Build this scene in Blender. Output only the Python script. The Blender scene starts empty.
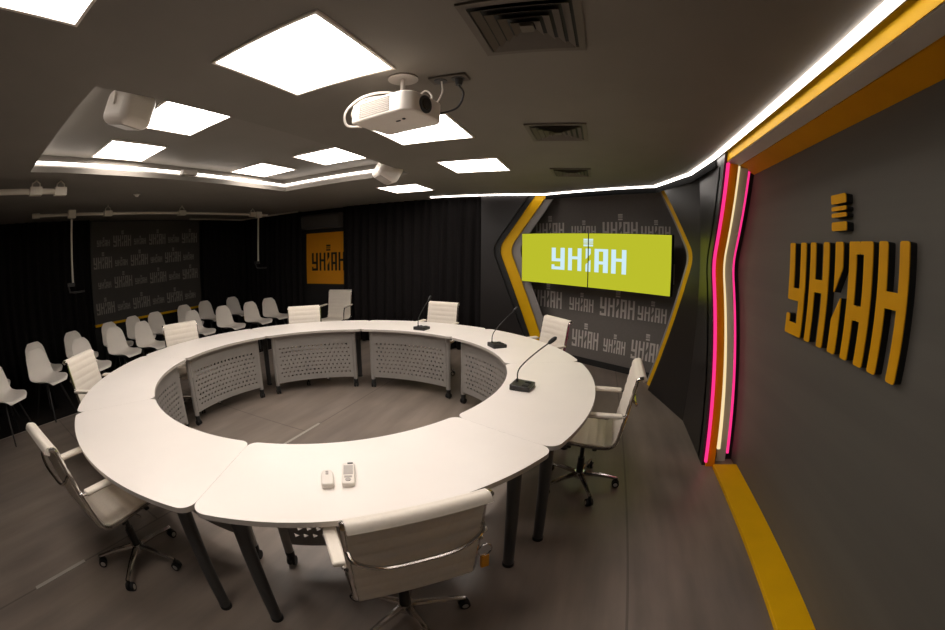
import bpy, bmesh, math, random
from mathutils import Vector, Matrix
random.seed(7)
PI = math.pi
SC = bpy.context.scene
COL = SC.collection

# ------------------------------------------------------------------ camera, world, exposure
cam_d = bpy.data.cameras.new('camera')
cam = bpy.data.objects.new('camera', cam_d)
COL.objects.link(cam)
AX, AU, AF = Vector((0.95354, 0.301206, 0.00605)), Vector((-0.053035, 0.148059, 0.987555)), Vector((-0.296562, 0.941994, -0.157155))
cam.matrix_world = Matrix(((AX.x, AU.x, -AF.x, 0), (AX.y, AU.y, -AF.y, 0), (AX.z, AU.z, -AF.z, 1.6405), (0, 0, 0, 1)))
cam_d.sensor_width, cam_d.sensor_height, cam_d.sensor_fit = 36, 24, 'HORIZONTAL'
cam_d.lens = 15.6
cam_d.type = 'PANO'                                   # the photograph was taken through a fisheye lens
cam_d.panorama_type = 'FISHEYE_LENS_POLYNOMIAL'
cam_d.fisheye_fov = PI
cam_d.fisheye_polynomial_k0 = 0
cam_d.fisheye_polynomial_k1 = -0.064258
cam_d.fisheye_polynomial_k2 = -1.835482e-05
cam_d.fisheye_polynomial_k3 = -2.524126e-05
cam_d.fisheye_polynomial_k4 = 1.0781195e-06
cam_d.clip_start = 0.02
SC.camera = cam

wd = bpy.data.worlds.new('world'); SC.world = wd; wd.use_nodes = True
wd.node_tree.nodes['Background'].inputs[0].default_value = (0.01, 0.009, 0.008, 1)
wd.node_tree.nodes['Background'].inputs[1].default_value = 0.3
SC.view_settings.view_transform = 'Standard'
SC.view_settings.look = 'None'
SC.view_settings.exposure = 0.0
SC.view_settings.gamma = 1.0
SC.view_settings.use_curve_mapping = False
try:
    SC.cycles.use_denoising = True
except Exception:
    pass
PANEL_L, LED_L, TRAY_L = 14.0, 7.5, 6.5                # what the lamps of the room give off
WARM = (1.0, 0.915, 0.845)

# ------------------------------------------------------------------ materials
def lin(c):
    return tuple(((v / 255) / 12.92 if v / 255 <= .04045 else ((v / 255 + .055) / 1.055) ** 2.4) for v in c)

def mat(name, rgb, rough=.5, metal=0., var=.06, scale=6., bump=0., stretch=(1, 1, 1), spec=.5, coat=0.):
    m = bpy.data.materials.new(name); m.use_nodes = True
    nt = m.node_tree; b = nt.nodes['Principled BSDF']
    b.inputs['Roughness'].default_value = rough
    b.inputs['Metallic'].default_value = metal
    b.inputs['Specular IOR Level'].default_value = spec
    if coat: b.inputs['Coat Weight'].default_value = coat
    c = lin(rgb)
    tc = nt.nodes.new('ShaderNodeTexCoord'); mp = nt.nodes.new('ShaderNodeMapping'); mp.inputs['Scale'].default_value = stretch
    nz = nt.nodes.new('ShaderNodeTexNoise'); nz.inputs['Scale'].default_value = scale; nz.inputs['Detail'].default_value = 4
    nt.links.new(tc.outputs['Object'], mp.inputs[0]); nt.links.new(mp.outputs[0], nz.inputs['Vector'])
    rp = nt.nodes.new('ShaderNodeValToRGB')
    rp.color_ramp.elements[0].position, rp.color_ramp.elements[1].position = .3, .7
    rp.color_ramp.elements[0].color = tuple(v * (1 - var) for v in c) + (1,)
    rp.color_ramp.elements[1].color = tuple(min(1, v * (1 + var)) for v in c) + (1,)
    nt.links.new(nz.outputs['Fac'], rp.inputs[0]); nt.links.new(rp.outputs[0], b.inputs['Base Color'])
    if bump:
        bp = nt.nodes.new('ShaderNodeBump'); bp.inputs['Strength'].default_value = bump; bp.inputs['Distance'].default_value = .004
        nt.links.new(nz.outputs['Fac'], bp.inputs['Height']); nt.links.new(bp.outputs[0], b.inputs['Normal'])
    return m

def glow(name, col, strength):
    m = bpy.data.materials.new(name); m.use_nodes = True
    nt = m.node_tree; nt.nodes.remove(nt.nodes['Principled BSDF'])
    e = nt.nodes.new('ShaderNodeEmission'); e.inputs[0].default_value = tuple(col) + (1,); e.inputs[1].default_value = strength
    nt.links.new(e.outputs[0], nt.nodes['Material Output'].inputs[0])
    return m

def floor_mat():
    m = mat('floor_vinyl', (128, 117, 108), .38, var=.20, scale=1.3, stretch=(5, .8, 1), bump=.05)
    nt = m.node_tree; b = nt.nodes['Principled BSDF']
    tc = nt.nodes['Texture Coordinate']; sp = nt.nodes.new('ShaderNodeSeparateXYZ'); nt.links.new(tc.outputs['Object'], sp.inputs[0])
    def M(op, a, v):
        n = nt.nodes.new('ShaderNodeMath'); n.operation = op
        nt.links.new(a, n.inputs[0])
        if isinstance(v, (int, float)): n.inputs[1].default_value = v
        else: nt.links.new(v, n.inputs[1])
        return n.outputs[0]
    def seam(out, off, pitch):                        # 1 on a joint line, 0 elsewhere
        a = M('ADD', out, 100 * pitch - off + pitch / 2); a = M('MODULO', a, pitch); a = M('SUBTRACT', a, pitch / 2); a = M('ABSOLUTE', a, 0.)
        return M('LESS_THAN', a, .007)
    left = M('LESS_THAN', sp.outputs[0], -2.465)
    s = M('MAXIMUM', seam(sp.outputs[0], -2.465, 2.83), M('MULTIPLY', seam(sp.outputs[1], .85, 1.78), left))
    s = M('MULTIPLY', s, .48)
    mx = nt.nodes.new('ShaderNodeMixRGB'); mx.inputs[2].default_value = lin((52, 45, 40)) + (1,)
    nt.links.new(s, mx.inputs[0]); nt.links.new(nt.nodes['Color Ramp'].outputs[0], mx.inputs[1])
    # a second, blotchy wear layer
    nz = nt.nodes.new('ShaderNodeTexNoise'); nz.inputs['Scale'].default_value = 1.1; nz.inputs['Detail'].default_value = 6
    nt.links.new(tc.outputs['Object'], nz.inputs['Vector'])
    rr = nt.nodes.new('ShaderNodeValToRGB'); rr.color_ramp.elements[0].position, rr.color_ramp.elements[1].position = .3, .7
    rr.color_ramp.elements[0].color = (.82, .82, .84, 1); rr.color_ramp.elements[1].color = (1.1, 1.06, 1.0, 1)
    nt.links.new(nz.outputs['Fac'], rr.inputs[0])
    mu = nt.nodes.new('ShaderNodeMixRGB'); mu.blend_type = 'MULTIPLY'; mu.inputs[0].default_value = 1
    nt.links.new(mx.outputs[0], mu.inputs[1]); nt.links.new(rr.outputs[0], mu.inputs[2])
    nt.links.new(mu.outputs[0], b.inputs['Base Color'])
    return m

M_FLOOR = floor_mat()
M_CEIL = mat('ceiling_paint', (121, 115, 107), .75, var=.04, scale=3)
M_TRAYC = mat('tray_paint', (126, 120, 112), .7, var=.03, scale=3)
M_WALLR = mat('right_wall_fabric', (93, 89, 82), .6, var=.10, scale=1.2, stretch=(1, .25, 5))
M_DARK = mat('dark_wall', (30, 28, 27), .7, var=.08)
M_PANEL = mat('dark_satin_panel', (34, 31, 31), .36, var=.06, scale=2)
M_BLACK = mat('black_edge', (16, 15, 15), .55)
M_FASCIA = mat('dark_fascia', (9, 9, 9), .8, spec=.05)
M_YEL = mat('yellow_paint', (232, 178, 0), .5, var=.04, spec=.25)
M_YELF = mat('yellow_letter_face', (222, 160, 0), .5, var=.04, spec=.2)
M_GREY = mat('grey_paint', (150, 145, 142), .5, var=.04)
M_SGREY = mat('stripe_grey_paint', (208, 203, 198), .5, var=.03)
M_SORANGE = mat('stripe_orange_paint', (255, 168, 0), .5, var=.03, spec=.2)
M_ORANGE = mat('orange_paint', (218, 150, 0), .5, var=.04, spec=.25)
M_BACKD = mat('backdrop_fabric', (112, 106, 101), .7, var=.05, scale=40)
M_LOGO = mat('backdrop_print', (204, 196, 188), .7, var=.04)
M_BOARD = mat('banner_fabric', (70, 66, 62), .7, var=.06)
M_BLOGO = mat('banner_print', (140, 134, 126), .7)
M_CURT = mat('curtain_cloth', (25, 22, 22), .9, spec=.2, var=.15, scale=30, bump=.2)
M_CARPET = mat('carpet_pile', (34, 30, 28), .95, spec=.1, var=.2, scale=90, bump=.3)
M_TABLE = mat('white_laminate', (240, 232, 224), .38, var=.015, scale=4)
M_TEDGE = mat('table_edge', (190, 182, 174), .5)
M_METAL = mat('grey_powder_coat', (150, 145, 140), .45, var=.04)
M_MDARK = mat('dark_powder_coat', (66, 66, 66), .4, var=.05)
M_RUB = mat('black_rubber', (20, 19, 19), .6)
M_PLBK = mat('black_plastic', (30, 28, 27), .4)
M_LEATH = mat('white_leather', (232, 222, 208), .45, var=.03, scale=60, bump=.08)
M_CHROME = mat('chrome', (205, 200, 195), .16, metal=1., var=.02)
M_SHELL = mat('white_shell_plastic', (246, 238, 228), .42, var=.02)
M_WPL = mat('white_plastic', (228, 220, 210), .4, var=.02)
M_LPL = mat('light_grey_plastic', (178, 170, 162), .5, var=.03)
M_PIPE = mat('cream_pipe', (196, 188, 172), .45, var=.04)
M_ADDLIP = mat('added_lip_aluminium', (150, 144, 138), .4, metal=.6, var=.03)
M_VENT = mat('vent_paint', (96, 88, 79), .6, var=.03)
M_AC = mat('grey_casing', (70, 66, 62), .5)
M_POST = mat('poster_print', (226, 150, 20), .5, var=.03)
M_INK = mat('black_ink', (16, 14, 13), .6)
M_GLASS = mat('dark_lens', (14, 14, 16), .06, spec=.8)
M_TAG = mat('orange_tag', (222, 150, 20), .5)
M_STRIP = mat('cover_strip', (176, 168, 158), .4, metal=.2, var=.03)
G_PANEL = glow('panel_light', WARM, PANEL_L)
G_LED = glow('led_light', WARM, LED_L)
G_TLED = glow('tray_led_light', WARM, TRAY_L)
G_LIME = glow('screen_lime', lin((187, 190, 44)), 1.0)
G_SLOGO = glow('screen_logo', lin((206, 236, 246)), 1.0)
G_PINK = glow('neon_pink', lin((255, 52, 134)), 1.15)
G_CREAM = glow('neon_warm', lin((248, 222, 168)), 1.05)

# ------------------------------------------------------------------ mesh helpers
class MB:
    def __init__(s): s.v = []; s.f = []; s.m = []
    def add(s, vs, fs, mi=0):
        o = len(s.v); s.v += [tuple(v) for v in vs]
        for f in fs: s.f.append([i + o for i in f]); s.m.append(mi)
        return s
    def box(s, c, size, mi=0, rot=0., M=None):
        hx, hy, hz = size[0] / 2, size[1] / 2, size[2] / 2
        vs = [Vector((x, y, z)) for z in (-hz, hz) for x, y in ((-hx, -hy), (hx, -hy), (hx, hy), (-hx, hy))]
        R = M if M is not None else Matrix.Rotation(rot, 3, 'Z')
        vs = [R @ v + Vector(c) for v in vs]
        return s.add(vs, [(3, 2, 1, 0), (4, 5, 6, 7), (0, 1, 5, 4), (1, 2, 6, 5), (2, 3, 7, 6), (3, 0, 4, 7)], mi)
    def bb(s, x0, x1, y0, y1, z0, z1, mi=0):
        return s.box(((x0 + x1) / 2, (y0 + y1) / 2, (z0 + z1) / 2), (abs(x1 - x0), abs(y1 - y0), abs(z1 - z0)), mi)
    def cone(s, a, b, ra, rb, n=16, mi=0, cap=True):
        a, b = Vector(a), Vector(b); d = (b - a).normalized()
        u = d.orthogonal().normalized(); w = d.cross(u)
        vs = [p + (u * math.cos(2 * PI * i / n) + w * math.sin(2 * PI * i / n)) * r for p, r in ((a, ra), (b, rb)) for i in range(n)]
        fs = [(i, (i + 1) % n, n + (i + 1) % n, n + i) for i in range(n)]
        if cap: fs += [tuple(range(n - 1, -1, -1)), tuple(range(n, 2 * n))]
        return s.add(vs, fs, mi)
    def tube(s, path, r, n=8, mi=0):
        P = [Vector(p) for p in path]; up = None; vs = []
        for i, p in enumerate(P):
            d = (P[min(i + 1, len(P) - 1)] - P[max(i - 1, 0)]).normalized()
            if up is None: up = d.orthogonal().normalized()
            up = (up - d * up.dot(d)).normalized(); w = d.cross(up)
            rr = r[i] if isinstance(r, (list, tuple)) else r
            vs += [p + (up * math.cos(2 * PI * k / n) + w * math.sin(2 * PI * k / n)) * rr for k in range(n)]
        fs = [(i * n + k, i * n + (k + 1) % n, (i + 1) * n + (k + 1) % n, (i + 1) * n + k) for i in range(len(P) - 1) for k in range(n)]
        fs += [tuple(range(n - 1, -1, -1)), tuple((len(P) - 1) * n + k for k in range(n))]
        return s.add(vs, fs, mi)
    def prism(s, pts, fn, d0, d1, mi=0, mside=None):
        """polygon pts (u,v) carried into space by fn(u,v,d), between depths d0 (front) and d1"""
        n = len(pts); vs = [fn(u, v, d0) for u, v in pts] + [fn(u, v, d1) for u, v in pts]
        s.add(vs, [tuple(range(n)), tuple(range(2 * n - 1, n - 1, -1))], mi)
        o = len(s.v) - 2 * n
        for i in range(n):
            s.f.append([o + i, o + n + i, o + n + (i + 1) % n, o + (i + 1) % n]); s.m.append(mi if mside is None else mside)
        return s
    def flat(s, pts, fn, d, mi=0):
        return s.add([fn(u, v, d) for u, v in pts], [tuple(range(len(pts)))], mi)
    def strip(s, A, B, fn, d0, d1, mi=0):
        """band between two open paths A and B of (u,v), as a solid from depth d0 to d1"""
        n = len(A); vs = [fn(u, v, d) for d in (d0, d1) for P in (A, B) for u, v in P]
        fs = []
        for i in range(n - 1):
            a, b, c, d = i, i + 1, n + i, n + i + 1
            fs += [(a, b, d, c), (2 * n + a, 2 * n + c, 2 * n + d, 2 * n + b), (a, 2 * n + a, 2 * n + b, b), (c, d, 2 * n + d, 2 * n + c)]
        fs += [(0, n, 3 * n, 2 * n), (n - 1, 3 * n - 1, 4 * n - 1, 2 * n - 1)]
        return s.add(vs, fs, mi)
    def build(s, name, mats, parent=None, angle=40, bevel=0., solid=0., sub=0, weld=False):
        me = bpy.data.meshes.new(name); me.from_pydata(s.v, [], s.f)
        for m in (mats if isinstance(mats, (list, tuple)) else [mats]): me.materials.append(m)
        me.polygons.foreach_set('material_index', s.m)
        bm = bmesh.new(); bm.from_mesh(me)
        if weld: bmesh.ops.remove_doubles(bm, verts=bm.verts, dist=2e-5)
        bmesh.ops.recalc_face_normals(bm, faces=bm.faces); bm.to_mesh(me); bm.free()
        me.polygons.foreach_set('use_smooth', [True] * len(me.polygons)); me.set_sharp_from_angle(angle=math.radians(angle))
        o = bpy.data.objects.new(name, me); COL.objects.link(o)
        if parent is not None: o.parent = parent
        if solid:
            k = o.modifiers.new('solid', 'SOLIDIFY'); k.thickness = solid; k.offset = 0
        if bevel:
            k = o.modifiers.new('bevel', 'BEVEL'); k.width = bevel; k.segments = 2; k.limit_method = 'ANGLE'; k.angle_limit = math.radians(50)
        if sub:
            k = o.modifiers.new('sub', 'SUBSURF'); k.levels = k.render_levels = sub
        return o

def tag(o, label, cat, group=None):
    o['label'] = label; o['category'] = cat
    if group: o['group'] = group
    return o
def struct(o): o['kind'] = 'structure'; return o
def thing(name, label, cat, loc=(0, 0, 0), rz=0., group=None):
    o = bpy.data.objects.new(name, None); COL.objects.link(o)
    o.empty_display_size = .1; o.location = loc; o.rotation_euler = (0, 0, rz)
    return tag(o, label, cat, group)
def dup(root, loc=None, rz=None, label=None):
    r = root.copy(); COL.objects.link(r)
    if loc is not None: r.location = loc
    if rz is not None: r.rotation_euler = (0, 0, rz)
    if label: r['label'] = label
    for ch in list(root.children):
        c = ch.copy(); COL.objects.link(c); c.parent = r
        for g in list(ch.children):
            d = g.copy(); COL.objects.link(d); d.parent = c
    return r
def rpoly(pts, r, n=4):
    """rounds the convex corners of a polygon given counter-clockwise"""
    out = []; N = len(pts)
    for i in range(N):
        p, a, b = Vector(pts[i]), Vector(pts[i - 1]), Vector(pts[(i + 1) % N])
        u, w = a - p, b - p; lu, lw = u.length, w.length
        if u.x * w.y - u.y * w.x > -1e-9 or min(lu, lw) < 1e-6: out.append(tuple(p)); continue   # reflex
        rr = min(r, lu * .49, lw * .49); q0, q1 = p + u / lu * rr, p + w / lw * rr
        for k in range(n + 1):
            t = k / n; out.append(tuple(q0 * (1 - t) ** 2 + p * 2 * t * (1 - t) + q1 * t * t))
    return out
def ribbon(pts, off0, off1, z0, z1, mb=None, mi=0):
    """mitred band along a floor-plan polyline, from offset off0 to off1 to its left"""
    mb = mb or MB(); P = [Vector(p) for p in pts]
    def offs(d):
        out = []
        for i, p in enumerate(P):
            ds = []
            if i > 0: ds.append((p - P[i - 1]).normalized())
            if i < len(P) - 1: ds.append((P[i + 1] - p).normalized())
            ns = [Vector((-q.y, q.x)) for q in ds]; nn = sum(ns, Vector((0, 0))).normalized()
            out.append(tuple(p + nn * d / nn.dot(ns[0])))
        return out
    return mb.strip(offs(off0), offs(off1), lambda u, v, d: (u, v, d), z0, z1, mi)
def smooth_path(pts, n=8):
    P = [Vector(p) for p in pts]; Q = [P[0] * 2 - P[1]] + P + [P[-1] * 2 - P[-2]]; out = []
    for i in range(1, len(Q) - 2):
        a, b, c, d = Q[i - 1], Q[i], Q[i + 1], Q[i + 2]
        for k in range(n):
            t = k / n; out.append(.5 * ((2 * b) + (c - a) * t + (2 * a - 5 * b + 4 * c - d) * t * t + (3 * b - a - 3 * c + d) * t ** 3))
    return out + [P[-1]]

# the five-letter sign with its striped dot: convex pieces, letters 0..1.172 wide and .56 high
def R(x0, y0, x1, y1): return [(x0, y0), (x1, y0), (x1, y1), (x0, y1)]
LOGO = [R(0, .21, .07, .56), R(.07, .21, .153, .285), R(.153, 0, .224, .56), R(0, 0, .153, .075), R(0, .075, .05, .125),
        R(.282, 0, .347, .56), R(.438, 0, .5, .56), R(.347, .285, .438, .355),
        [(.567, .30), (.645, .43), (.645, .56), (.567, .56)], [(.567, 0), (.645, 0), (.645, .29), (.567, .17)],
        R(.705, 0, .77, .5), R(.836, 0, .908, .5), R(.705, .5, .908, .56), R(.77, .195, .836, .265),
        R(.957, 0, 1.023, .56), R(1.109, 0, 1.172, .56), R(1.023, .285, 1.109, .355),
        R(.53, .615, .68, .66), R(.53, .684, .68, .705), R(.53, .717, .68, .738), R(.53, .752, .68, .80)]
def logo(mb, fn, x, y, w, h, d, mi, x0=None, x1=None):
    """flat print of the sign: x,y lower left of the letters, w their width, h the letters' height"""
    for pc in LOGO:
        q = [(x + a / 1.172 * w, y + b / .56 * h) for a, b in pc]
        for lim, sg in ((x0, 1), (x1, -1)):
            if lim is None: continue
            out = []
            for i in range(len(q)):
                a, b = q[i], q[(i + 1) % len(q)]; ia, ib = sg * (a[0] - lim) >= 0, sg * (b[0] - lim) >= 0
                if ia: out.append(a)
                if ia != ib:
                    t = (lim - a[0]) / (b[0] - a[0]); out.append((lim, a[1] + t * (b[1] - a[1])))
            q = out
        if len(q) > 2: mb.flat(q, fn, d, mi)

# ------------------------------------------------------------------ the room
HC, HT = 2.512, 2.70
XL, XR, YB, YF = -7.7, 1.365, -2.6, 6.36
struct(MB().bb(-5.29, 1.5, YB, 7.3, -.05, 0).bb(XL, -5.29, YB, 6.4, -.05, 0, 1).bb(XL, -5.29, 6.4, 7.3, -.05, 0).build('floor', [M_FLOOR, M_CARPET]))
TX0, TX1, TY0, TY1 = -3.92, -2.0, .56, 4.02           # the raised tray in the ceiling
c = MB()
c.bb(XL, TX0, YB, 7.3, HC, HC + .05).bb(TX1, 1.5, YB, 7.3, HC, HC + .05).bb(TX0, TX1, YB, TY0, HC, HC + .05).bb(TX0, TX1, TY1, 7.3, HC, HC + .05)
lo = [(TX0, TY0), (TX1, TY0), (TX1, TY1), (TX0, TY1)]
hi = [(TX0 - .16, TY0 - .04), (TX1 + .1, TY0 - .04), (TX1 + .1, TY1 + .1), (TX0 - .16, TY1 + .1)]
vs = [(x, y, HC) for x, y in lo] + [(x, y, HT) for x, y in hi]
c.add(vs, [(0, 1, 5, 4), (1, 2, 6, 5), (2, 3, 7, 6), (3, 0, 4, 7)], 1)
c.bb(TX0 - .17, TX1 + .11, TY0 - .05, TY1 + .11, HT, HT + .04, 1)
struct(c.build('ceiling', [M_CEIL, M_TRAYC], angle=20))
struct(MB().bb(XR, XR + .08, YB, 3.75, 0, HC).build('wall_right', M_WALLR))
struct(MB().bb(XL - .08, XL, YB, 7.3, 0, HC).build('wall_left', M_DARK))
struct(MB().bb(XL, 1.5, YB - .08, YB, 0, HC).build('wall_back', M_DARK))
struct(MB().bb(XL, -1.79, YF, YF + .08, 0, HC).build('wall_far', M_DARK))
struct(MB().bb(-1.87, 1.5, 7.0, 7.08, 0, HC).bb(-1.87, -1.79, YF + .08, 7.0, 0, HC).bb(1.42, 1.5, 3.75, 7.0, 0, HC).build('wall_behind_stage', M_DARK))

# chevron-edged wall panels on either side of the stage
def chev(top, apex, bot, za=1.68, zt=2.5, zb=0., n=6):
    T, A, B = Vector((top, zt)), Vector((apex, za)), Vector((bot, zb))
    a, b = A + (T - A).normalized() * .14, A + (B - A).normalized() * .14
    return [tuple(T)] + [tuple(a * (1 - t) ** 2 + A * 2 * t * (1 - t) + b * t * t) for t in [k / n for k in range(n + 1)]] + [tuple(B)]
def sh(P, d): return [(u + d, z) for u, z in P]
fL = lambda u, z, d: (u, 6.0 - d, z)
CL = chev(-.93, -1.50, -.85)
struct(MB().strip([(-1.76, z) for u, z in CL], sh(CL, -.09), fL, 0, -.045).build('wall_stage_left', M_PANEL))
struct(MB().strip(sh(CL, -.16), CL, fL, -.047, -.075).build('trim_1', M_BLACK))
struct(MB().strip(sh(CL, -.03), sh(CL, .17), fL, -.078, -.12).build('trim_2', M_YEL))
struct(MB().strip(sh(CL, .14), sh(CL, .30), fL, -.122, -.17).build('trim_3', M_GREY))
P0, P1 = Vector((.73, 5.0, 0)), Vector((1.05, 3.93, 0)); tR = (P1 - P0).normalized(); nR = Vector((tR.y, -tR.x, 0)); LR = (P1 - P0).length
fR = lambda u, z, d: tuple(P0 + tR * u + nR * d + Vector((0, 0, z)))
CR = chev(.15, .93, .04)
NE = [(3.02, 2.46), (3.49, 1.62), (2.93, 0.0)]        # the neon end of the right wall: Y against Z at X = 1.06
CN = chev(3.02, 3.50, 2.92, za=1.62, zt=2.41)
CP = chev(2.985, 3.50, 2.92, za=1.62, zt=2.5)
pn = MB().strip(sh(CR, .07), [(LR, z) for u, z in CR], fR, 0, -.045)
fX = lambda y, z, x: (x, y, z)
pn.strip([(3.93, z) for y, z in CP], sh(CP, .05), fX, 1.05, 1.095)
struct(pn.build('wall_stage_right', M_PANEL))
struct(MB().strip(CR, sh(CR, .14), fR, -.047, -.075).build('trim_4', M_BLACK))
struct(MB().strip(sh(CR, -.15), sh(CR, .03), fR, -.078, -.12).build('trim_5', M_YEL))
struct(MB().strip(sh(CR, -.27), sh(CR, -.13), fR, -.122, -.17).build('trim_6', M_GREY))

# stripes that end the right wall: boards between three neon tubes, all bent to the same chevron
def stripe(x0, x1, y_add, depth, zb=0.): 
    A = [(y + y_add, max(z, zb)) for y, z in CN]
    return MB().strip(A, [(y + depth, z) for y, z in A], fX, x0, x1)
def yad(x): return (x - 1.06) * .6
struct(stripe(1.05, XR, .16, .05).build('trim_7', M_BLACK))
struct(stripe(1.084, 1.164, yad(1.12) - .01, .10).build('trim_8', M_SORANGE))
struct(stripe(1.206, 1.292, yad(1.25) + .01, .08).build('trim_9', M_SGREY))
tag(stripe(1.058, 1.080, yad(1.07) - .005, .03, .05).build('neon_strip', G_PINK), 'glowing pink neon line bent as a chevron, on the left edge beside the black panel', 'neon light', 'neon lines on the wall end')
tag(stripe(1.168, 1.198, yad(1.18), .03, .14).build('neon_strip', G_CREAM), 'glowing cream white neon line between the orange and grey boards', 'neon light', 'neon lines on the wall end')
tag(stripe(1.299, 1.322, yad(1.31), .03, .06).build('neon_strip', G_PINK), 'glowing pink neon line on the right edge beside the grey logo wall', 'neon light', 'neon lines on the wall end')

# yellow sill along the right wall, and the stepped beams under the ceiling above it
struct(MB().bb(1.14, XR, YB, 2.93, 0, .032).build('baseboard_right', M_YEL, bevel=.004))
struct(MB().bb(1.073, 1.077, YB, 3.42, 2.43, HC).build('trim_10', M_YEL))
struct(MB().bb(1.079, 1.205, YB, 3.40, 2.424, HC).build('trim_11', M_SGREY))
struct(MB().prism([(1.222, 2.428), (XR, 2.378), (XR, HC), (1.222, HC)], lambda u, v, d: (u, d, v), YB, 3.45).build('trim_12', M_ORANGE))
LED = [(-2.58, 5.955), (-.776, 5.975), (.735, 4.945), (.985, 4.035), (1.027, 3.3), (1.030, YB)]
struct(ribbon(LED[1:5], .014, .019, 2.425, HC - .002).build('trim_13', M_FASCIA))
tag(ribbon(LED, -.026, .012, 2.494, HC - .002).build('led_strip', G_LED), 'long bright LED line where the ceiling meets the stage and the right wall', 'LED strip')
struct(ribbon(LED[4:], 0.0125, .0165, 2.491, HC - .002).build('added_led_lip', M_ADDLIP))  # added lip, holds part of the LED's side light off the yellow beam
TL = [(TX1 - .1, TY0 - .016), (TX0 - .075, TY0 - .016), (TX0 - .075, TY1 + .05), (TX1 + .05, TY1 + .05)]
tag(ribbon(TL, -.022, -.002, 2.595, 2.62).build('led_strip', G_TLED), 'LED line along the far sides of the raised ceiling tray', 'LED strip')

# ------------------------------------------------------------------ stage backdrop and screens
tS = Vector((.84, -.543, 0)).normalized(); nS = Vector((.543, .84, 0)).normalized()
def fS(D): return lambda s, z, d: tuple(tS * s + nS * (D + d) + Vector((0, 0, z)))
b = MB(); fb = fS(4.95)
b.prism(R(-4.95, 0, -1.72, HC - .004), fb, 0, .04, 0)
for zt, big, small in ((2.10, [-5.67 + 1.29, -3.10, -1.81], [-3.66, -2.47]), (1.565, [-4.94, -3.65, -2.53], [-4.25, -3.02]),
                       (1.03, [-4.40, -3.11, -1.95], [-3.67, -2.48]), (.50, [-4.72, -3.59, -2.54], [-4.15, -3.01])):
    k = .86 if zt == .50 else 1.03
    for s in big: logo(b, fb, s, zt - .26, .56 * k, .26, -.004, 1)
    for s in small: logo(b, fb, s, zt - .245, .43 * k, .19, -.004, 1)
b.prism(R(-4.95, 0, -1.72, .09), fb, -.012, 0, 2)
tag(b.build('press_backdrop', [M_BACKD, M_LOGO, M_DARK]), 'grey press backdrop with rows of pale logos behind the wide screen', 'backdrop')
fm = fS(4.42)
for i, (s0, s1, lb) in enumerate(((-4.19, -2.993, 'left lime green wall screen beside the yellow chevron, showing the first half of the logo'),
                                  (-2.987, -1.79, 'right lime green wall screen, showing the second half of the logo'))):
    sc = thing('wall_screen', lb, 'screen', group='screens of the video wall')
    m = MB(); m.prism(R(s0, 1.195, s1, 1.91), fm, .0, .07, 0); m.build('bezel', M_BLACK, sc)
    m = MB(); m.prism(R(s0 + .006, 1.201, s1 - .006, 1.904), fm, -.003, 0, 0)
    logo(m, fm, -3.61, 1.405, 1.2, .30, -.0045, 1, s0 + .006, s1 - .006)
    m.build('display', [G_LIME, G_SLOGO], sc)
    m = MB(); m.prism(R(s0 + .3, 1.35, s1 - .3, 1.75), fm, .07, .53); m.build('wall_bracket', M_MDARK, sc)

# ------------------------------------------------------------------ letters on the right wall
sg = thing('wall_sign', 'big yellow five-letter sign with striped dot on the grey right wall', 'sign', (XR, 2.445, 1.24))
fW = lambda u, v, d: (d, -u * .99, v)
LET = {'U': [[(0, .56), (0, .21), (.153, .21), (.153, .075), (.05, .075), (.05, .125), (0, .125), (0, 0), (.224, 0), (.224, .56), (.153, .56), (.153, .285), (.07, .285), (.07, .56)]],
       'N': [[(.282, 0), (.347, 0), (.347, .285), (.438, .285), (.438, 0), (.5, 0), (.5, .56), (.438, .56), (.438, .355), (.347, .355), (.347, .56), (.282, .56)]],
       'I': [[(.567, .30), (.645, .43), (.645, .56), (.567, .56)], [(.567, 0), (.645, 0), (.645, .29), (.567, .17)]],
       'A': [[(.705, 0), (.77, 0), (.77, .195), (.803, .195), (.803, .265), (.77, .265), (.77, .5), (.803, .5), (.803, .56), (.705, .56)],
             [(.803, .195), (.836, .195), (.836, 0), (.908, 0), (.908, .56), (.803, .56), (.803, .5), (.836, .5), (.836, .265), (.803, .265)]],
       'H': [[(.957, 0), (1.023, 0), (1.023, .285), (1.109, .285), (1.109, 0), (1.172, 0), (1.172, .56), (1.109, .56), (1.109, .355), (1.023, .355), (1.023, .56), (.957, .56)]]}
for k, polys in LET.items():
    m = MB()
    for p in polys:
        q = rpoly(p, .014) if k != 'A' else p
        if k == 'A':
            q = rpoly(p, .012); q = [(x, y) for x, y in q]
            q = p if False else [pt for pt in q]
        m.prism(q, fW, -.052, -.045, 0, 0); m.prism(q, fW, -.045, 0, 1, 1)
    m.build('letter', [M_YELF, M_BLACK], sg, angle=30)
for y0, y1 in ((.615, .66), (.684, .705), (.717, .738), (.752, .80)):
    m = MB(); q = rpoly(R(.525, y0, .675, y1), .012)
    m.prism(q, fW, -.052, -.045, 0, 0); m.prism(q, fW, -.045, 0, 1, 1); m.build('dot_bar', [M_YELF, M_BLACK], sg, angle=30)

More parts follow.
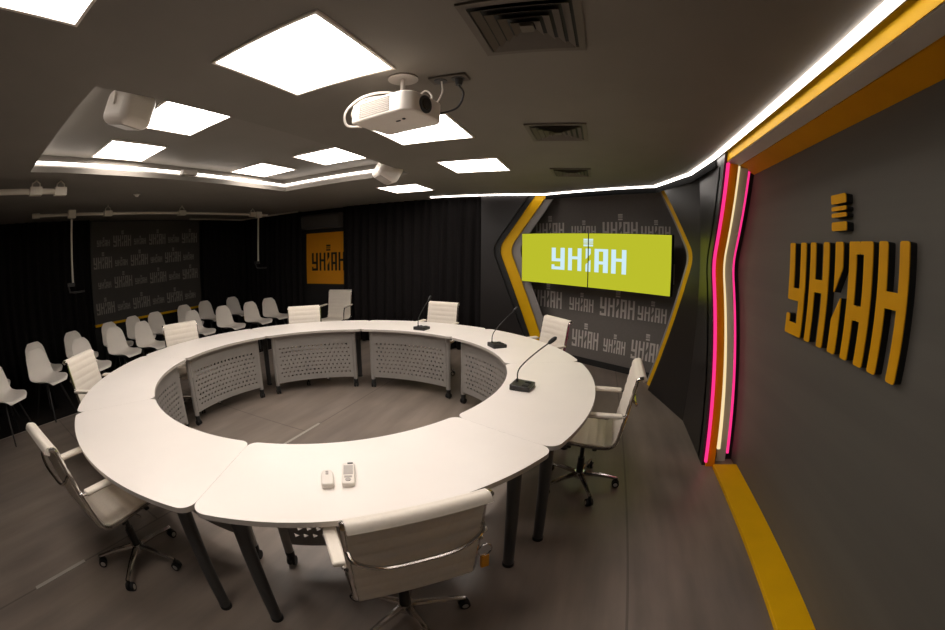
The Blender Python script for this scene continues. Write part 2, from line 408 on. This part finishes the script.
# ------------------------------------------------------------------ ceiling lights, vents
def panel_proto():
    t = thing('ceiling_light', '', 'ceiling light', group='square ceiling light panels')
    m = MB()
    for sx, sy, lx, ly in ((0, -1, .6, .014), (0, 1, .6, .014), (-1, 0, .014, .572), (1, 0, .014, .572)):
        m.box((sx * .293, sy * .293, -.006), (lx, ly, .012))
    m.build('frame', M_WPL, t)
    MB().box((0, 0, -.004), (.572, .572, .006)).build('diffuser', G_PANEL, t)
    return t
PP = [(-1.19, -.02, HC, 'square ceiling light cut off by the top left corner of the photo'),
      (-1.154, 1.225, HC, 'largest square ceiling light, between the top edge and the projector'),
      (-1.181, 2.529, HC, 'square ceiling light partly hidden behind the white projector'),
      (-1.19, 3.843, HC, 'square ceiling light right of the projector, furthest of its row'),
      (-2.52, 4.946, HC, 'square ceiling light in the low ceiling beyond the tray, nearest the curtain'),
      (-2.688, 1.504, HT, 'square light in the raised tray, half behind the white round-edged speaker'),
      (-3.70, 1.504, HT, 'square light in the raised tray at its left end, above the LED line'),
      (-3.705, 3.377, HT, 'square light in the far left corner of the raised tray'),
      (-2.684, 3.437, HT, 'square light in the far right part of the raised tray')]
p0 = None
for x, y, z, lb in PP:
    if p0 is None: p0 = panel_proto(); p0.location = (x, y, z - .001); p0['label'] = lb
    else: dup(p0, (x, y, z - .001), label=lb)
def vent_proto():
    t = thing('ceiling_vent', '', 'vent', group='square ceiling vents')
    m = MB()
    for sx, sy, lx, ly in ((0, -1, .42, .03), (0, 1, .42, .03), (-1, 0, .03, .36), (1, 0, .03, .36)): m.box((sx * .195, sy * .195, -.006), (lx, ly, .012))
    m.build('frame', M_VENT, t)
    MB().box((0, 0, -.002), (.37, .37, .003)).build('backing', M_INK, t)
    for k, a in enumerate((.168, .130, .092, .054)):                 # each louvre ring slopes down and outwards
        m = MB(); i = a - .026
        vs = [(sx * r, sy * r, z) for r, z in ((a, -.022), (i, -.004)) for sx, sy in ((-1, -1), (1, -1), (1, 1), (-1, 1))]
        vs += [(x, y, z + .003) for x, y, z in vs[:]]
        fs = []
        for j in range(4):
            q = (j + 1) % 4; fs += [(j, q, 4 + q, 4 + j), (8 + j, 12 + j, 12 + q, 8 + q), (j, 8 + j, 8 + q, q), (4 + j, 4 + q, 12 + q, 12 + j)]
        m.add(vs, fs); m.build('louvre', M_VENT, t, angle=20)
    MB().box((0, 0, -.014), (.05, .05, .01)).build('center_plate', M_VENT, t)
    return t
v0 = vent_proto(); v0.location = (-.215, 1.335, HC - .001); v0['label'] = 'square ceiling vent nearest the camera at the top edge of the photo'
dup(v0, (-.26, 2.80, HC - .001), label='square ceiling vent in the middle of the row of vents')
dup(v0, (-.265, 4.29, HC - .001), label='furthest and smallest ceiling vent, nearest the stage')

# ------------------------------------------------------------------ projector and ceiling fittings
PJ = (-.875, 1.61, 2.295)
pj = thing('projector', 'white projector hanging from the ceiling above the table', 'projector', PJ, -.20)
q = rpoly([(-.17, -.14), (.135, -.14), (.17, -.105), (.17, .105), (.135, .14), (-.17, .14)], .02)
m = MB(); m.prism(q, lambda u, v, d: (u, v, d), .05, -.05); m.build('body', M_WPL, pj, bevel=.008)
m = MB()
for k in range(8): m.bb(-.115, .065, -.144, -.138, -.034 + k * .0095, -.030 + k * .0095)
m.build('vent_grille', M_LPL, pj)
m = MB(); m.cone((.15, -.02, .004), (.176, -.02, .004), .045, .043, 24); m.build('lens_barrel', M_PLBK, pj)
m = MB(); m.cone((.176, -.02, .004), (.181, -.02, .004), .030, .026, 24); m.build('lens', M_GLASS, pj)
m = MB(); m.cone((.07, -.04, -.05), (.07, -.04, -.054), .008, .008, 12); m.box((.03, -.03, -.052), (.022, .008, .004)); m.build('sensor_window', M_INK, pj)
m = MB(); m.cone((-.02, .05, .05), (-.02, .05, .21), .012, .012, 12); m.cone((-.02, .05, .208), (-.02, .05, .2165), .075, .07, 28); m.box((-.02, .03, .056), (.20, .16, .012)); m.build('ceiling_mount', M_LPL, pj)
m = MB(); m.tube(smooth_path([(.02, .03, .075), (-.04, -.03, .115), (-.12, -.12, .085), (-.195, -.15, .02), (-.215, -.12, -.04), (-.17, -.06, -.045)]), .006)
m.tube(smooth_path([(.0, .05, .085), (-.06, -.03, .10), (-.15, -.10, .075), (-.205, -.10, .01), (-.165, -.03, .0)]), .005); m.build('cable', M_WPL, pj)
m = MB(); m.tube(smooth_path([(-.16, .05, .0), (-.20, .03, -.01), (-.21, -.02, .0), (-.185, -.05, .015)]), .005); m.build('plug_cable', M_PLBK, pj)
sk = thing('ceiling_socket', 'double power socket in the ceiling beside the projector mount', 'socket', (-.675, 1.745, HC - .001))
m = MB(); m.box((0, 0, -.006), (.19, .085, .012)); m.build('socket_plate', M_VENT, sk, bevel=.003)
for dx in (-.045, .045): MB().cone((dx, 0, -.012), (dx, 0, -.016), .034, .032, 20).build('socket_outlet', M_MDARK, sk)
m = MB(); m.cone((.05, 0, -.014), (.05, .0, -.05), .022, .016, 14); m.tube(smooth_path([(.05, 0, -.05), (.07, .01, -.10), (.03, .02, -.17), (-.08, .0, -.20)]), .0055); m.build('power_cord', M_PLBK, sk)
m = MB(); m.tube(smooth_path([(-.04, 0, -.014), (-.035, .0, -.08), (-.07, -.01, -.15), (-.13, -.02, -.17), (-.16, -.02, -.12), (-.12, -.02, -.065), (-.085, -.01, -.10), (-.11, -.01, -.17), (-.14, .0, -.20)]), .0045); m.build('signal_cord', M_WPL, sk)

def speaker(loc, rz, tilt, lb, hang):
    t = thing('ceiling_speaker', lb, 'speaker', loc, rz, 'white speakers hung from the tray')
    T = Matrix.Rotation(tilt, 3, 'Y')
    m = MB(); m.box((0, 0, 0), (.25, .27, .21), M=T); cb = m.build('cabinet', M_WPL, t, bevel=.055); cb.modifiers['bevel'].segments = 5
    m = MB(); m.box(tuple(T @ Vector((0, 0, -.106))), (.15, .17, .006), M=T); m.build('grille', M_LPL, t)
    m = MB(); m.tube([(0, -.145, 0), (0, -.15, .10), (0, 0, .12), (0, .15, .10), (0, .145, 0)], .009); m.cone((0, 0, .11), (0, 0, hang), .011, .011, 10); m.build('bracket', M_WPL, t)
    return t
speaker((-2.37, .93, 2.57), .35, .25, 'white speaker at the near left of the raised ceiling tray', HT - 2.565)
speaker((-2.13, 3.74, 2.50), .9, .5, 'small white speaker at the far right corner of the raised tray', HT - 2.50)
dt = thing('smoke_detector', 'small pale box on the LED line of the raised tray', 'detector', (TX0 - .0, 2.39, 2.60))
MB().box((.0, 0, .0), (.09, .20, .06)).build('casing', M_LPL, dt, bevel=.01)
MB().box((-.03, 0, -.045), (.05, .10, .03)).build('wall_plate', M_WPL, dt)
sn = thing('ceiling_sensor', 'tiny round sensor on the low ceiling left of the tray', 'detector', (-4.87, 2.16, HC))
MB().cone((0, 0, 0), (0, 0, -.012), .05, .05, 20).build('sensor_base', M_LPL, sn); MB().cone((0, 0, -.012), (0, 0, -.035), .035, .02, 20).build('sensor_cap', M_WPL, sn)

# ------------------------------------------------------------------ pipes hung under the ceiling on the left
def clamp_part(t, p, ax):
    m = MB(); m.box(p, (.10 if ax == 'x' else .075, .075 if ax == 'x' else .13, .075))
    x, y, z = p; m.tube([(x, y - .045, z + .03), (x, y - .04, z + .07), (x, y, z + .10), (x, y + .04, z + .07), (x, y + .045, z + .03)], .008, 6); m.cone((x, y, z + .09), (x, y, HC), .008, .008, 6)
    m.build('clamp', M_PIPE, t)
t = thing('ceiling_pipe', 'thick cream pipe with two clamps under the ceiling at the left edge', 'pipe')
MB().cone((-4.28, -.9, 2.405), (-4.22, .98, 2.405), .027, .027, 14).build('pipe', M_PIPE, t)
for y in (.68, .95): clamp_part(t, (-4.225, y, 2.405), 'y')
t = thing('ceiling_pipe', 'long thin cream pipe with clamps hung under the ceiling before the dark banner', 'pipe')
MB().cone((-5.86, .93, 2.395), (-5.58, 5.25, 2.395), .02, .02, 12).build('pipe', M_PIPE, t)
MB().cone((-5.86, .91, 2.395), (-5.853, 1.02, 2.395), .032, .032, 12).build('end_cap', M_PIPE, t)
for x, y in ((-5.79, 2.08), (-5.70, 3.38), (-5.60, 4.88)): clamp_part(t, (x, y, 2.395), 'y')
for loc, zb, lb in (((-5.80, 1.50, 2.395), -.90, 'thin cream drop pole with a black bracket, nearest the left edge of the photo'),
                    ((-5.59, 5.02, 2.395), -.86, 'thin cream drop pole with a small bracket near the yellow poster')):
    t = thing('drop_pole', lb, 'pole', loc, group='drop poles on the ceiling pipe')
    MB().cone((0, 0, -.02), (0, 0, zb), .015, .015, 10).build('pole', M_PIPE, t)
    MB().box((0, 0, 0), (.075, .12, .11)).build('collar', M_PIPE, t, bevel=.008)
    m = MB(); m.box((0, -.03, zb), (.05, .11, .05)); m.tube([(0, -.07, zb - .02), (.02, -.06, zb - .09), (.04, .0, zb - .10), (.06, .16, zb - .10)], .014, 6); m.build('bracket', M_PLBK, t, bevel=.005)

# ------------------------------------------------------------------ curtains, banner, poster, air conditioner
def curtain(pts, z0, z1, lb, amp=.045, lam=.17, name='curtain'):
    P = [Vector(p) for p in pts]; L = [0]
    for i in range(1, len(P)): L.append(L[-1] + (P[i] - P[i - 1]).length)
    n = max(8, int(L[-1] / .018)); top = []; rows = [[] for _ in range(5)]
    for k in range(n + 1):
        s = L[-1] * k / n; i = max(j for j in range(len(L)) if L[j] <= s + 1e-9); i = min(i, len(P) - 2)
        d = (P[i + 1] - P[i]).normalized(); p = P[i] + d * (s - L[i]); nn = Vector((-d.y, d.x))
        for r in range(5):
            f = r / 4
            o = amp * (.55 + .45 * f) * math.sin(2 * PI * s / lam + .9 * math.sin(s * 3.1) + .25 * f) + .012 * math.sin(s * 61 + r)
            q = p + nn * o; rows[r].append((q.x, q.y, z1 + (z0 - z1) * f))
    m = MB(); vs = [v for r in rows for v in r]; w = n + 1
    m.add(vs, [(r * w + k, r * w + k + 1, (r + 1) * w + k + 1, (r + 1) * w + k) for r in range(4) for k in range(n)])
    return tag(m.build(name, M_CURT, angle=80, solid=.004), lb, 'curtain', 'black stage curtains')
curtain([(-4.50, 6.24), (-1.80, 6.24)], .015, 2.505, 'black curtain with soft folds between the yellow poster and the stage')
curtain([(-7.50, -1.6), (-7.50, 2.30)], .015, 2.505, 'black curtain left of the dark logo banner')
curtain([(-7.50, 5.02), (-7.50, 6.12), (-7.36, 6.22), (-5.56, 6.22)], .015, 2.505, 'black curtain filling the corner between the dark banner and the yellow poster')
tag(MB().bb(-7.42, -7.39, 4.6, 6.08, 2.485, HC).bb(-7.42, -5.56, 6.08, 6.11, 2.485, HC).build('curtain_rail', M_PIPE), 'thin pale curtain rail along the ceiling in the far left corner', 'rail')
fB = lambda u, z, d: (-7.60 + d, u, z)
bn = MB(); bn.prism(R(2.36, .70, 4.99, 2.49), fB, 0, -.03, 0)
for r, (y, off) in enumerate(((2.03, 1), (1.66, 0), (1.29, 1), (.86, 0))):
    x = 2.42 + (.08 if off else 0)
    for k in range(6):
        big = (k % 2 == 0) != bool(off)
        if big: logo(bn, fB, x, y, .40, .20, .003, 1); x += .47
        else: logo(bn, fB, x, y + .02, .28, .11, .003, 1); x += .36
bt = thing('banner', 'dark banner with rows of grey logos on the left wall', 'banner')
bn.build('banner_sheet', [M_BOARD, M_BLOGO], bt)
MB().bb(-7.66, -7.57, 2.36, 4.99, .66, .70).build('bottom_bar', M_YEL, bt)
for y in (2.5, 4.8): MB().bb(-7.66, -7.60, y, y + .06, 0, .66).build('stand_leg', M_MDARK, bt)
fP = lambda u, z, d: (u, 6.34 - d, z)
po = MB(); po.prism(R(-5.52, 1.04, -4.46, 2.05), fP, 0, -.012, 0); logo(po, fP, -5.37, 1.30, .84, .355, .002, 1)
tag(po.build('wall_poster', [M_POST, M_INK]), 'orange yellow poster with a black five-letter logo on the far wall', 'poster')
ac = thing('air_conditioner', 'dark grey wall air conditioner above the yellow poster', 'air conditioner', (-5.03, YF, 2.27))
q = rpoly([(-.20, -.10), (-.17, -.14), (0, -.14), (0, .14), (-.19, .14), (-.22, .10)][::-1], .02)
m = MB(); m.prism([(a, b_) for a, b_ in q], lambda u, v, d: (d, u, v), -.48, .48); m.build('casing', M_AC, ac)
MB().bb(-.42, .42, -.205, -.185, -.125, -.105).build('air_flap', M_MDARK, ac)

# ------------------------------------------------------------------ the ring of eight tables
TC = (-2.072, 2.559); RO, RI, A0 = 2.116, 1.477, math.radians(291.53)
H = PI / 8
def table_proto():
    """local frame: the ring's centre is the origin, the segment lies round the local +X axis"""
    t = thing('conference_table', '', 'table', group='curved tables forming the ring')
    g = .0004; out = []
    def corner(r0, sr, sa, first):
        rc = .072 if r0 > 1.8 else .055; n = 8; pts = []
        for k in range(n + 1):
            a = PI / 2 * k / n
            pts.append((r0 - sr * rc * (1 - math.cos(a)), sa * (H - g / r0 - rc / r0 * (1 - math.sin(a)))))
        return pts if first else pts[::-1]
    n = 24; lim = H - .072 / RO
    out += [(RO, -lim + 2 * lim * k / n) for k in range(n + 1)]
    out += corner(RO, 1, 1, True)[1:]
    out += corner(RI, -1, 1, False)
    lim2 = H - .055 / RI
    out += [(RI, lim2 - 2 * lim2 * k / n) for k in range(1, n)]
    out += corner(RI, -1, -1, True)
    out += corner(RO, 1, -1, False)[:-1]
    pts = [(r * math.cos(a), r * math.sin(a)) for r, a in out]
    m = MB(); m.prism(pts, lambda u, v, d: (u, v, d), .740, .715, 0, 1); m.build('tabletop', [M_TABLE, M_TEDGE], t, angle=30)
    pol = lambda r, a, z: (r * math.cos(a), r * math.sin(a), z)
    # modesty panel: curved steel sheet pierced by triangles
    ap = math.radians(17.7); rp = 1.553; z0, z1 = .135, .712; nc, nr = 17, 8; ch, cw = .049, 2 * ap * .93 / nc; zb = .185
    m = MB(); sheet = lambda a, z: pol(rp, a, z)
    def rect(a0, a1, za, zc, k=1):
        for i in range(k):
            b0, b1 = a0 + (a1 - a0) * i / k, a0 + (a1 - a0) * (i + 1) / k
            m.add([sheet(b0, za), sheet(b1, za), sheet(b1, zc), sheet(b0, zc)], [(0, 1, 2, 3)])
    rect(-ap, ap, z0, zb, 24); rect(-ap, ap, zb + nr * ch, z1, 24)
    for r in range(nr):
        za, zc = zb + r * ch, zb + (r + 1) * ch; sh_ = cw * (.25 if r % 2 else -.25); a0 = -nc * cw / 2 + sh_
        rect(-ap, a0, za, zc); rect(a0 + nc * cw, ap, za, zc)
        for k in range(nc):
            x0, x1 = a0 + k * cw, a0 + (k + 1) * cw; xm = (x0 + x1) / 2; zm = (za + zc) / 2
            dz, da = .0145, .0165 / rp
            T = [sheet(xm - da * .8, zm + dz), sheet(xm - da * .8, zm - dz), sheet(xm + da, zm)]
            Q = [sheet(x0, za), sheet(x1, za), sheet(x1, zc), sheet(x0, zc)]
            m.add(Q + T, [(0, 1, 6, 5), (1, 2, 6), (2, 3, 4, 6), (3, 0, 5, 4)])
    m.build('modesty_panel', M_METAL, t, angle=0, solid=.003, weld=True)
    for s in (-1, 1):
        ai = s * (H - math.radians(4.1)); ao = s * (H - math.radians(4.2))
        m = MB(); m.cone(pol(1.575, ai, .10), pol(1.575, ai, .715), .026, .026, 16); p = m.build('inner_post', M_METAL, t)
        w = MB(); x, y, z = pol(1.575, ai, 0); w.cone((x, y, .105), (x, y, .05), .028, .024, 14)
        d = Vector((-math.sin(ai), math.cos(ai), 0)); c0 = Vector((x, y, .03))
        for q in (-1, 1): w.cone(c0 + d * q * .008, c0 + d * q * .024, .03, .03, 16)
        w.build('castor', M_RUB, p)
        m = MB(); m.cone(pol(2.0, ao, .018), pol(2.0, ao, .70), .030, .036, 18); m.cone(pol(2.0, ao, .70), pol(2.0, ao, .715), .055, .055, 18); l = m.build('leg', M_MDARK, t)
        MB().cone(pol(2.0, ao, 0), pol(2.0, ao, .020), .033, .033, 18).build('foot', M_RUB, l)
        m = MB(); a, b_ = Vector(pol(1.58, ai, .69)), Vector(pol(2.0, ao, .69)); dv = (b_ - a).normalized()
        m.box((a + b_) / 2, ((b_ - a).length, .04, .045), rot=math.atan2(dv.y, dv.x)); m.build('crossbar', M_MDARK, t)
    m = MB(); a, b_ = Vector(pol(1.80, -H + .08, .695)), Vector(pol(1.80, H - .08, .695))
    m.tube([pol(1.72, -H + .08 + (2 * H - .16) * k / 12, .69) for k in range(13)], .018, 8); m.build('rail', M_MDARK, t)
    return t
TLAB = ['curved white table at the near left of the ring, left of the front table',
        'curved white table at the far left of the ring, beside the rows of shell chairs',
        'curved white table in the upper left of the ring, below the dark banner',
        'curved white table at the back of the ring, its panel third from the left',
        'curved white table at the back right carrying the smallest microphone',
        'curved white table near the screens with the middle of the three microphones',
        'curved white table at the right of the ring with the largest microphone',
        'curved white table nearest the camera with two white remotes on it']
t0 = table_proto()
for k in range(8):
    a = A0 - H - k * PI / 4
    if k == 0: t0.location = (TC[0], TC[1], 0); t0.rotation_euler = (0, 0, a); t0['label'] = TLAB[0]
    else: dup(t0, (TC[0], TC[1], 0), a, TLAB[k])

# ------------------------------------------------------------------ office chairs
def resample(pts, step):
    P = [Vector(p) for p in pts]; out = [P[0]]; carry = 0
    for a, b_ in zip(P, P[1:]):
        L = (b_ - a).length; n = max(1, round(L / step))
        out += [a.lerp(b_, (k + 1) / n) for k in range(n)]
    return out
def sling(prof, wid, th, pitch, name, parent, matl):
    P = resample(smooth_path([(x, 0, z) for x, z in prof], 10), .008); s = 0; A = []; B = []
    for i, p in enumerate(P):
        d = (P[min(i + 1, len(P) - 1)] - P[max(i - 1, 0)]).normalized(); n = Vector((-d.z, 0, d.x))
        if i: s += (p - P[i - 1]).length
        o = th / 2 - .004 + .005 * abs(math.sin(PI * s / pitch)) ** .5
        A.append(((p + n * o).x, (p + n * o).z)); B.append(((p - n * o).x, (p - n * o).z))
    m = MB(); m.strip(A, B, lambda u, v, d: (u, d, v), -wid / 2, wid / 2); return m.build(name, matl, parent, angle=50)
SEATP = [(.225, .418), (.243, .438), (.225, .458), (.10, .455), (-.05, .442), (-.15, .438), (-.195, .452)]
BACKP = [(-.20, .456), (-.222, .49), (-.245, .60), (-.275, .76), (-.298, .885), (-.312, .918), (-.338, .925), (-.352, .905)]
def chair_proto():
    t = thing('office_chair', '', 'chair', group='white office chairs round the ring table')
    sling(SEATP, .440, .030, .062, 'seat', t, M_LEATH); sling(BACKP, .445, .026, .062, 'backrest', t, M_LEATH)
    full = smooth_path([(x, 0, z) for x, z in SEATP[1:] + BACKP[1:-1]], 6)
    for s in (-1, 1):
        y = s * .228
        MB().tube([(p.x, y, p.z) for p in full], .011, 8).build('side_rail', M_CHROME, t)
        m = MB(); m.tube(smooth_path([(-.262, y, .685), (-.225, y + s * .02, .672), (.08, y + s * .03, .665), (.125, y + s * .03, .64), (.13, y + s * .02, .56), (.11, y, .455)], 5), .010, 8)
        ar = m.build('armrest', M_CHROME, t)
        MB().box((-.065, y + s * .028, .682), (.34, .052, .022)).build('arm_pad', M_LEATH, ar, bevel=.008)
    m = MB(); m.tube(smooth_path([(-.278, -.228, .79), (-.312, -.215, .755), (-.322, -.13, .715), (-.322, 0, .708), (-.322, .13, .715), (-.312, .215, .755), (-.278, .228, .79)], 6), .008, 8); m.build('back_bow', M_CHROME, t)
    m = MB(); m.bb(-.12, .10, -.07, .07, .375, .425); m.bb(-.10, -.07, -.235, .235, .415, .432); m.bb(.07, .10, -.235, .235, .42, .437); m.build('tilt_mechanism', M_PLBK, t, bevel=.006)
    m = MB(); m.tube(smooth_path([(0, -.06, .40), (.02, -.16, .395), (.03, -.22, .40)], 5), .006, 6); m.build('tilt_lever', M_CHROME, t)
    m = MB(); m.cone((0, 0, .20), (0, 0, .38), .016, .016, 14); m.cone((0, 0, .10), (0, 0, .24), .027, .025, 16); m.build('gas_column', M_PLBK, t)
    m = MB(); m.cone((0, 0, .075), (0, 0, .125), .042, .036, 18)
    sp = [(math.cos(.3 + k * 2 * PI / 5), math.sin(.3 + k * 2 * PI / 5)) for k in range(5)]
    for cx, sx in sp: m.tube([(cx * .03, sx * .03, .105), (cx * .16, sx * .16, .096), (cx * .285, sx * .285, .074)], [.02, .016, .012], 8)
    bs = m.build('star_base', M_CHROME, t)
    for cx, sx in sp:
        w = MB(); c0 = Vector((cx * .28, sx * .28, .028)); d = Vector((-sx, cx, 0))
        w.cone(c0 + Vector((0, 0, .02)), c0 + Vector((0, 0, .05)), .012, .012, 8)
        for q in (-1, 1): w.cone(c0 + d * q * .006, c0 + d * q * .024, .028, .026, 16, 0)
        for q in (-1, 1): w.cone(c0 + d * q * .024, c0 + d * q * .0255, .016, .015, 12, 1)
        w.build('castor', [M_RUB, M_LPL], bs)
    return t
CH = [(-.655, 1.09, -.70, .71, 1.0, 'white office chair nearest the camera, seen from behind with an orange tag on it'),
      (-2.18, .54, -.05, .998, 1.0, 'white office chair at the lower left of the table, seen from the side'),
      (-3.64, 1.17, .81, .59, 1.0, 'white ribbed office chair at the left end of the table, beside the shell chairs'),
      (-4.065, 2.42, .967, -.25, 1.0, 'white office chair at the upper left of the table before the seating rows'),
      (-3.51, 3.95, .676, -.737, 1.0, 'white office chair at the back of the table, left of the one by the poster'),
      (-4.42, 5.80, .21, -.98, 1.02, 'white office chair standing apart by the far wall below the yellow poster'),
      (-2.08, 4.85, -.12, -.99, 1.0, 'white ribbed office chair at the back of the table, behind the smallest microphone'),
      (-.64, 4.13, -.735, -.68, 1.0, 'white office chair between the ring table and the logo backdrop'),
      (0.0, 2.58, -1, .03, 1.0, 'white office chair at the right side of the table, nearest the striped wall end')]
STAR = [36, 24, 10, 50, 20, 60, 5, 40, 2]                # where the castors of each chair have rolled to
c0 = chair_proto()
for i, (x, y, dx, dy, s, lb) in enumerate(CH):
    o = c0 if i == 0 else dup(c0)
    o.location = (x, y, 0); o.rotation_euler = (0, 0, math.atan2(dy, dx)); o.scale = (s, s, s); o['label'] = lb
    st = next(c for c in o.children if c.name.startswith('star_base'))
    st.rotation_euler = (0, 0, math.radians(STAR[i]) - math.atan2(dy, dx) - .3)
tg = MB(); tg.box((-.285, -.243, .575), (.012, .03, .06)); tg.build('tag', M_TAG, c0)['label'] = 'orange tag'
MB().tube([(-.285, -.243 + .028 * math.sin(k * PI / 6), .632 + .028 * math.cos(k * PI / 6)) for k in range(13)], .003, 6).build('key_ring', M_CHROME, c0)

# ------------------------------------------------------------------ shell chairs in two rows, on a dark carpet
tag(MB().bb(-5.300, -5.282, -2.2, 6.2, .0004, .003).build('floor_strip', M_STRIP), 'long pale edge strip between the brown floor and the black carpet under the shell chairs', 'floor strip')
def shell_proto():
    t = thing('shell_chair', '', 'chair', group='white shell chairs in the seating rows')
    prof = smooth_path([(.255, 0, .425), (.225, 0, .447), (.10, 0, .438), (-.05, 0, .430), (-.145, 0, .452), (-.192, 0, .53), (-.215, 0, .63), (-.24, 0, .74), (-.256, 0, .808)], 4)
    wid = smooth_path([(.13, 0, 0), (.185, 0, 0), (.222, 0, 0), (.228, 0, 0), (.222, 0, 0), (.215, 0, 0), (.20, 0, 0), (.175, 0, 0), (.105, 0, 0)], 4)
    n = len(prof); K = 10; vs = []
    for i in range(n):
        f = i / (n - 1); back = max(0, min(1, (f - .45) / .25))
        for k in range(K + 1):
            u = -1 + 2 * k / K; c = abs(u) ** 2.2
            up = .045 * c * (1 - back) * min(1, f * 5); fw = .06 * c * back * (1 - .5 * f)
            vs.append((prof[i].x + fw, wid[i].x * u, prof[i].z + up))
    m = MB(); w = K + 1
    m.add(vs, [(i * w + k, i * w + k + 1, (i + 1) * w + k + 1, (i + 1) * w + k) for i in range(n - 1) for k in range(K)])
    m.build('shell', M_SHELL, t, angle=85, solid=.008, sub=1)
    m = MB(); m.bb(-.10, .10, -.10, .10, .405, .422); m.bb(-.12, .12, -.015, .015, .395, .407); m.build('under_frame', M_PLBK, t)
    for sx in (-1, 1):
        for sy in (-1, 1):
            MB().cone((sx * .10, sy * .10, .412), (sx * .21, sy * .20, .0), .013, .009, 8).build('leg', M_PLBK, t)
    return t
s0 = shell_proto(); first = True
ORD = ['first', 'second', 'third', 'fourth', 'fifth', 'sixth', 'seventh', 'eighth', 'ninth']
# where the front lip of each seat is, and which way the chair faces
FR = [(-5.03, .46), (-5.34, 1.10), (-5.36, 1.79), (-5.68, 2.43), (-5.69, 2.95), (-5.82, 4.01), (-5.68, 4.60), (-5.57, 5.20), (-5.64, 5.74)]
BR = [(-5.78, .34), (-5.86, 1.17), (-6.12, 1.86), (-6.31, 2.60), (-6.50, 3.16), (-6.48, 3.60), (-6.76, 4.42), (-6.85, 5.02), (-6.75, 5.72)]
for row, spots in (('front', FR), ('back', BR)):
    for k, (x, y) in enumerate(spots):
        o = s0 if first else dup(s0); first = False
        a = math.radians(36 - 6.5 * y) + random.uniform(-.05, .05)
        o.location = (x + (.07 if row == 'front' else 0) - .25 * math.cos(a), y - .11 - .25 * math.sin(a), 0); o.rotation_euler = (0, 0, a)
        o['label'] = '%s white shell chair from the left in the %s row of seats' % (ORD[k], row)

# ------------------------------------------------------------------ microphones and remotes on the tables
def mic_proto():
    t = thing('conference_microphone', '', 'microphone', group='gooseneck microphones on the tables')
    q = rpoly(R(-.07, -.075, .07, .075), .012)
    m = MB(); m.prism(q, lambda u, v, d: (u, v, d + (.008 if d > .01 and u < 0 else 0)), .030, 0); m.build('base', M_PLBK, t, bevel=.004)
    for y in (-.05, .02): MB().bb(.01, .05, y, y + .03, .031, .037).build('button', M_RUB, t)
    m = MB(); m.cone((-.045, .02, .03), (-.045, .02, .055), .012, .008, 12)
    m.tube(smooth_path([(-.045, .02, .04), (-.04, .02, .11), (.0, .02, .17), (.085, .01, .255), (.172, .0, .330)], 6), .0045, 8); m.build('gooseneck', M_PLBK, t)
    m = MB(); m.tube([(.162, .0, .321), (.172, .0, .330), (.191, .0, .347), (.207, .0, .361), (.215, .0, .368)], [.007, .013, .015, .013, .005], 12); m.build('mic_head', M_RUB, t)
    return t
m0 = mic_proto(); m0.location = (-.45, 2.55, .74); m0.rotation_euler = (0, 0, -.12); m0['label'] = 'largest gooseneck microphone on the right table, its black head raised to the right'
dup(m0, (-.905, 3.655, .74), .72, 'gooseneck microphone on the table near the screens, middle of the three')
dup(m0, (-1.935, 4.20, .74), 1.45, 'smallest gooseneck microphone on the back table before an office chair')
ax = math.atan2(.84, -.54)
r = thing('remote_control', 'long white remote with a grey display, right of the shorter one on the front table', 'remote', (-.90, 1.172, .74), ax, 'white remotes on the front table')
m = MB(); m.prism(rpoly(R(-.085, -.027, .085, .027), .014), lambda u, v, d: (u, v, d), .022, 0); m.build('body', M_WPL, r, bevel=.004)
MB().bb(-.015, .06, -.020, .020, .0215, .0235).build('display', M_LPL, r)
MB().bb(-.04, -.028, -.016, .016, .0215, .0245).build('button', M_LPL, r); MB().cone((-.058, 0, .0215), (-.058, 0, .025), .012, .012, 14).build('button', M_LPL, r)
MB().bb(.072, .082, -.020, .004, .0215, .0245).build('sensor_window', M_MDARK, r)
r = thing('remote_control', 'short rounded white remote left of the long one on the front table', 'remote', (-.957, 1.098, .74), ax + .08, 'white remotes on the front table')
m = MB(); m.prism(rpoly([(-.06, -.026), (.03, -.028), (.062, -.018), (.062, .018), (.03, .028), (-.06, .026)], .014), lambda u, v, d: (u, v, d), .024, 0); m.build('body', M_WPL, r, bevel=.006)
MB().bb(.018, .03, -.006, .006, .0235, .0265).build('button', M_LPL, r); MB().bb(.036, .044, -.006, .006, .0235, .0265).build('button', M_LPL, r)

# ------------------------------------------------------------------ pale cover strips in the floor joint
for y0, y1, lb in ((2.30, 2.84, 'pale cover strip on the floor joint inside the ring of tables'), (-.20, .20, 'pale cover strip on the floor joint behind the lower left office chair')):
    tag(MB().bb(-2.482, -2.45, y0, y1, .0005, .004).build('floor_strip', M_STRIP), lb, 'floor strip', 'cover strips on the floor joints')
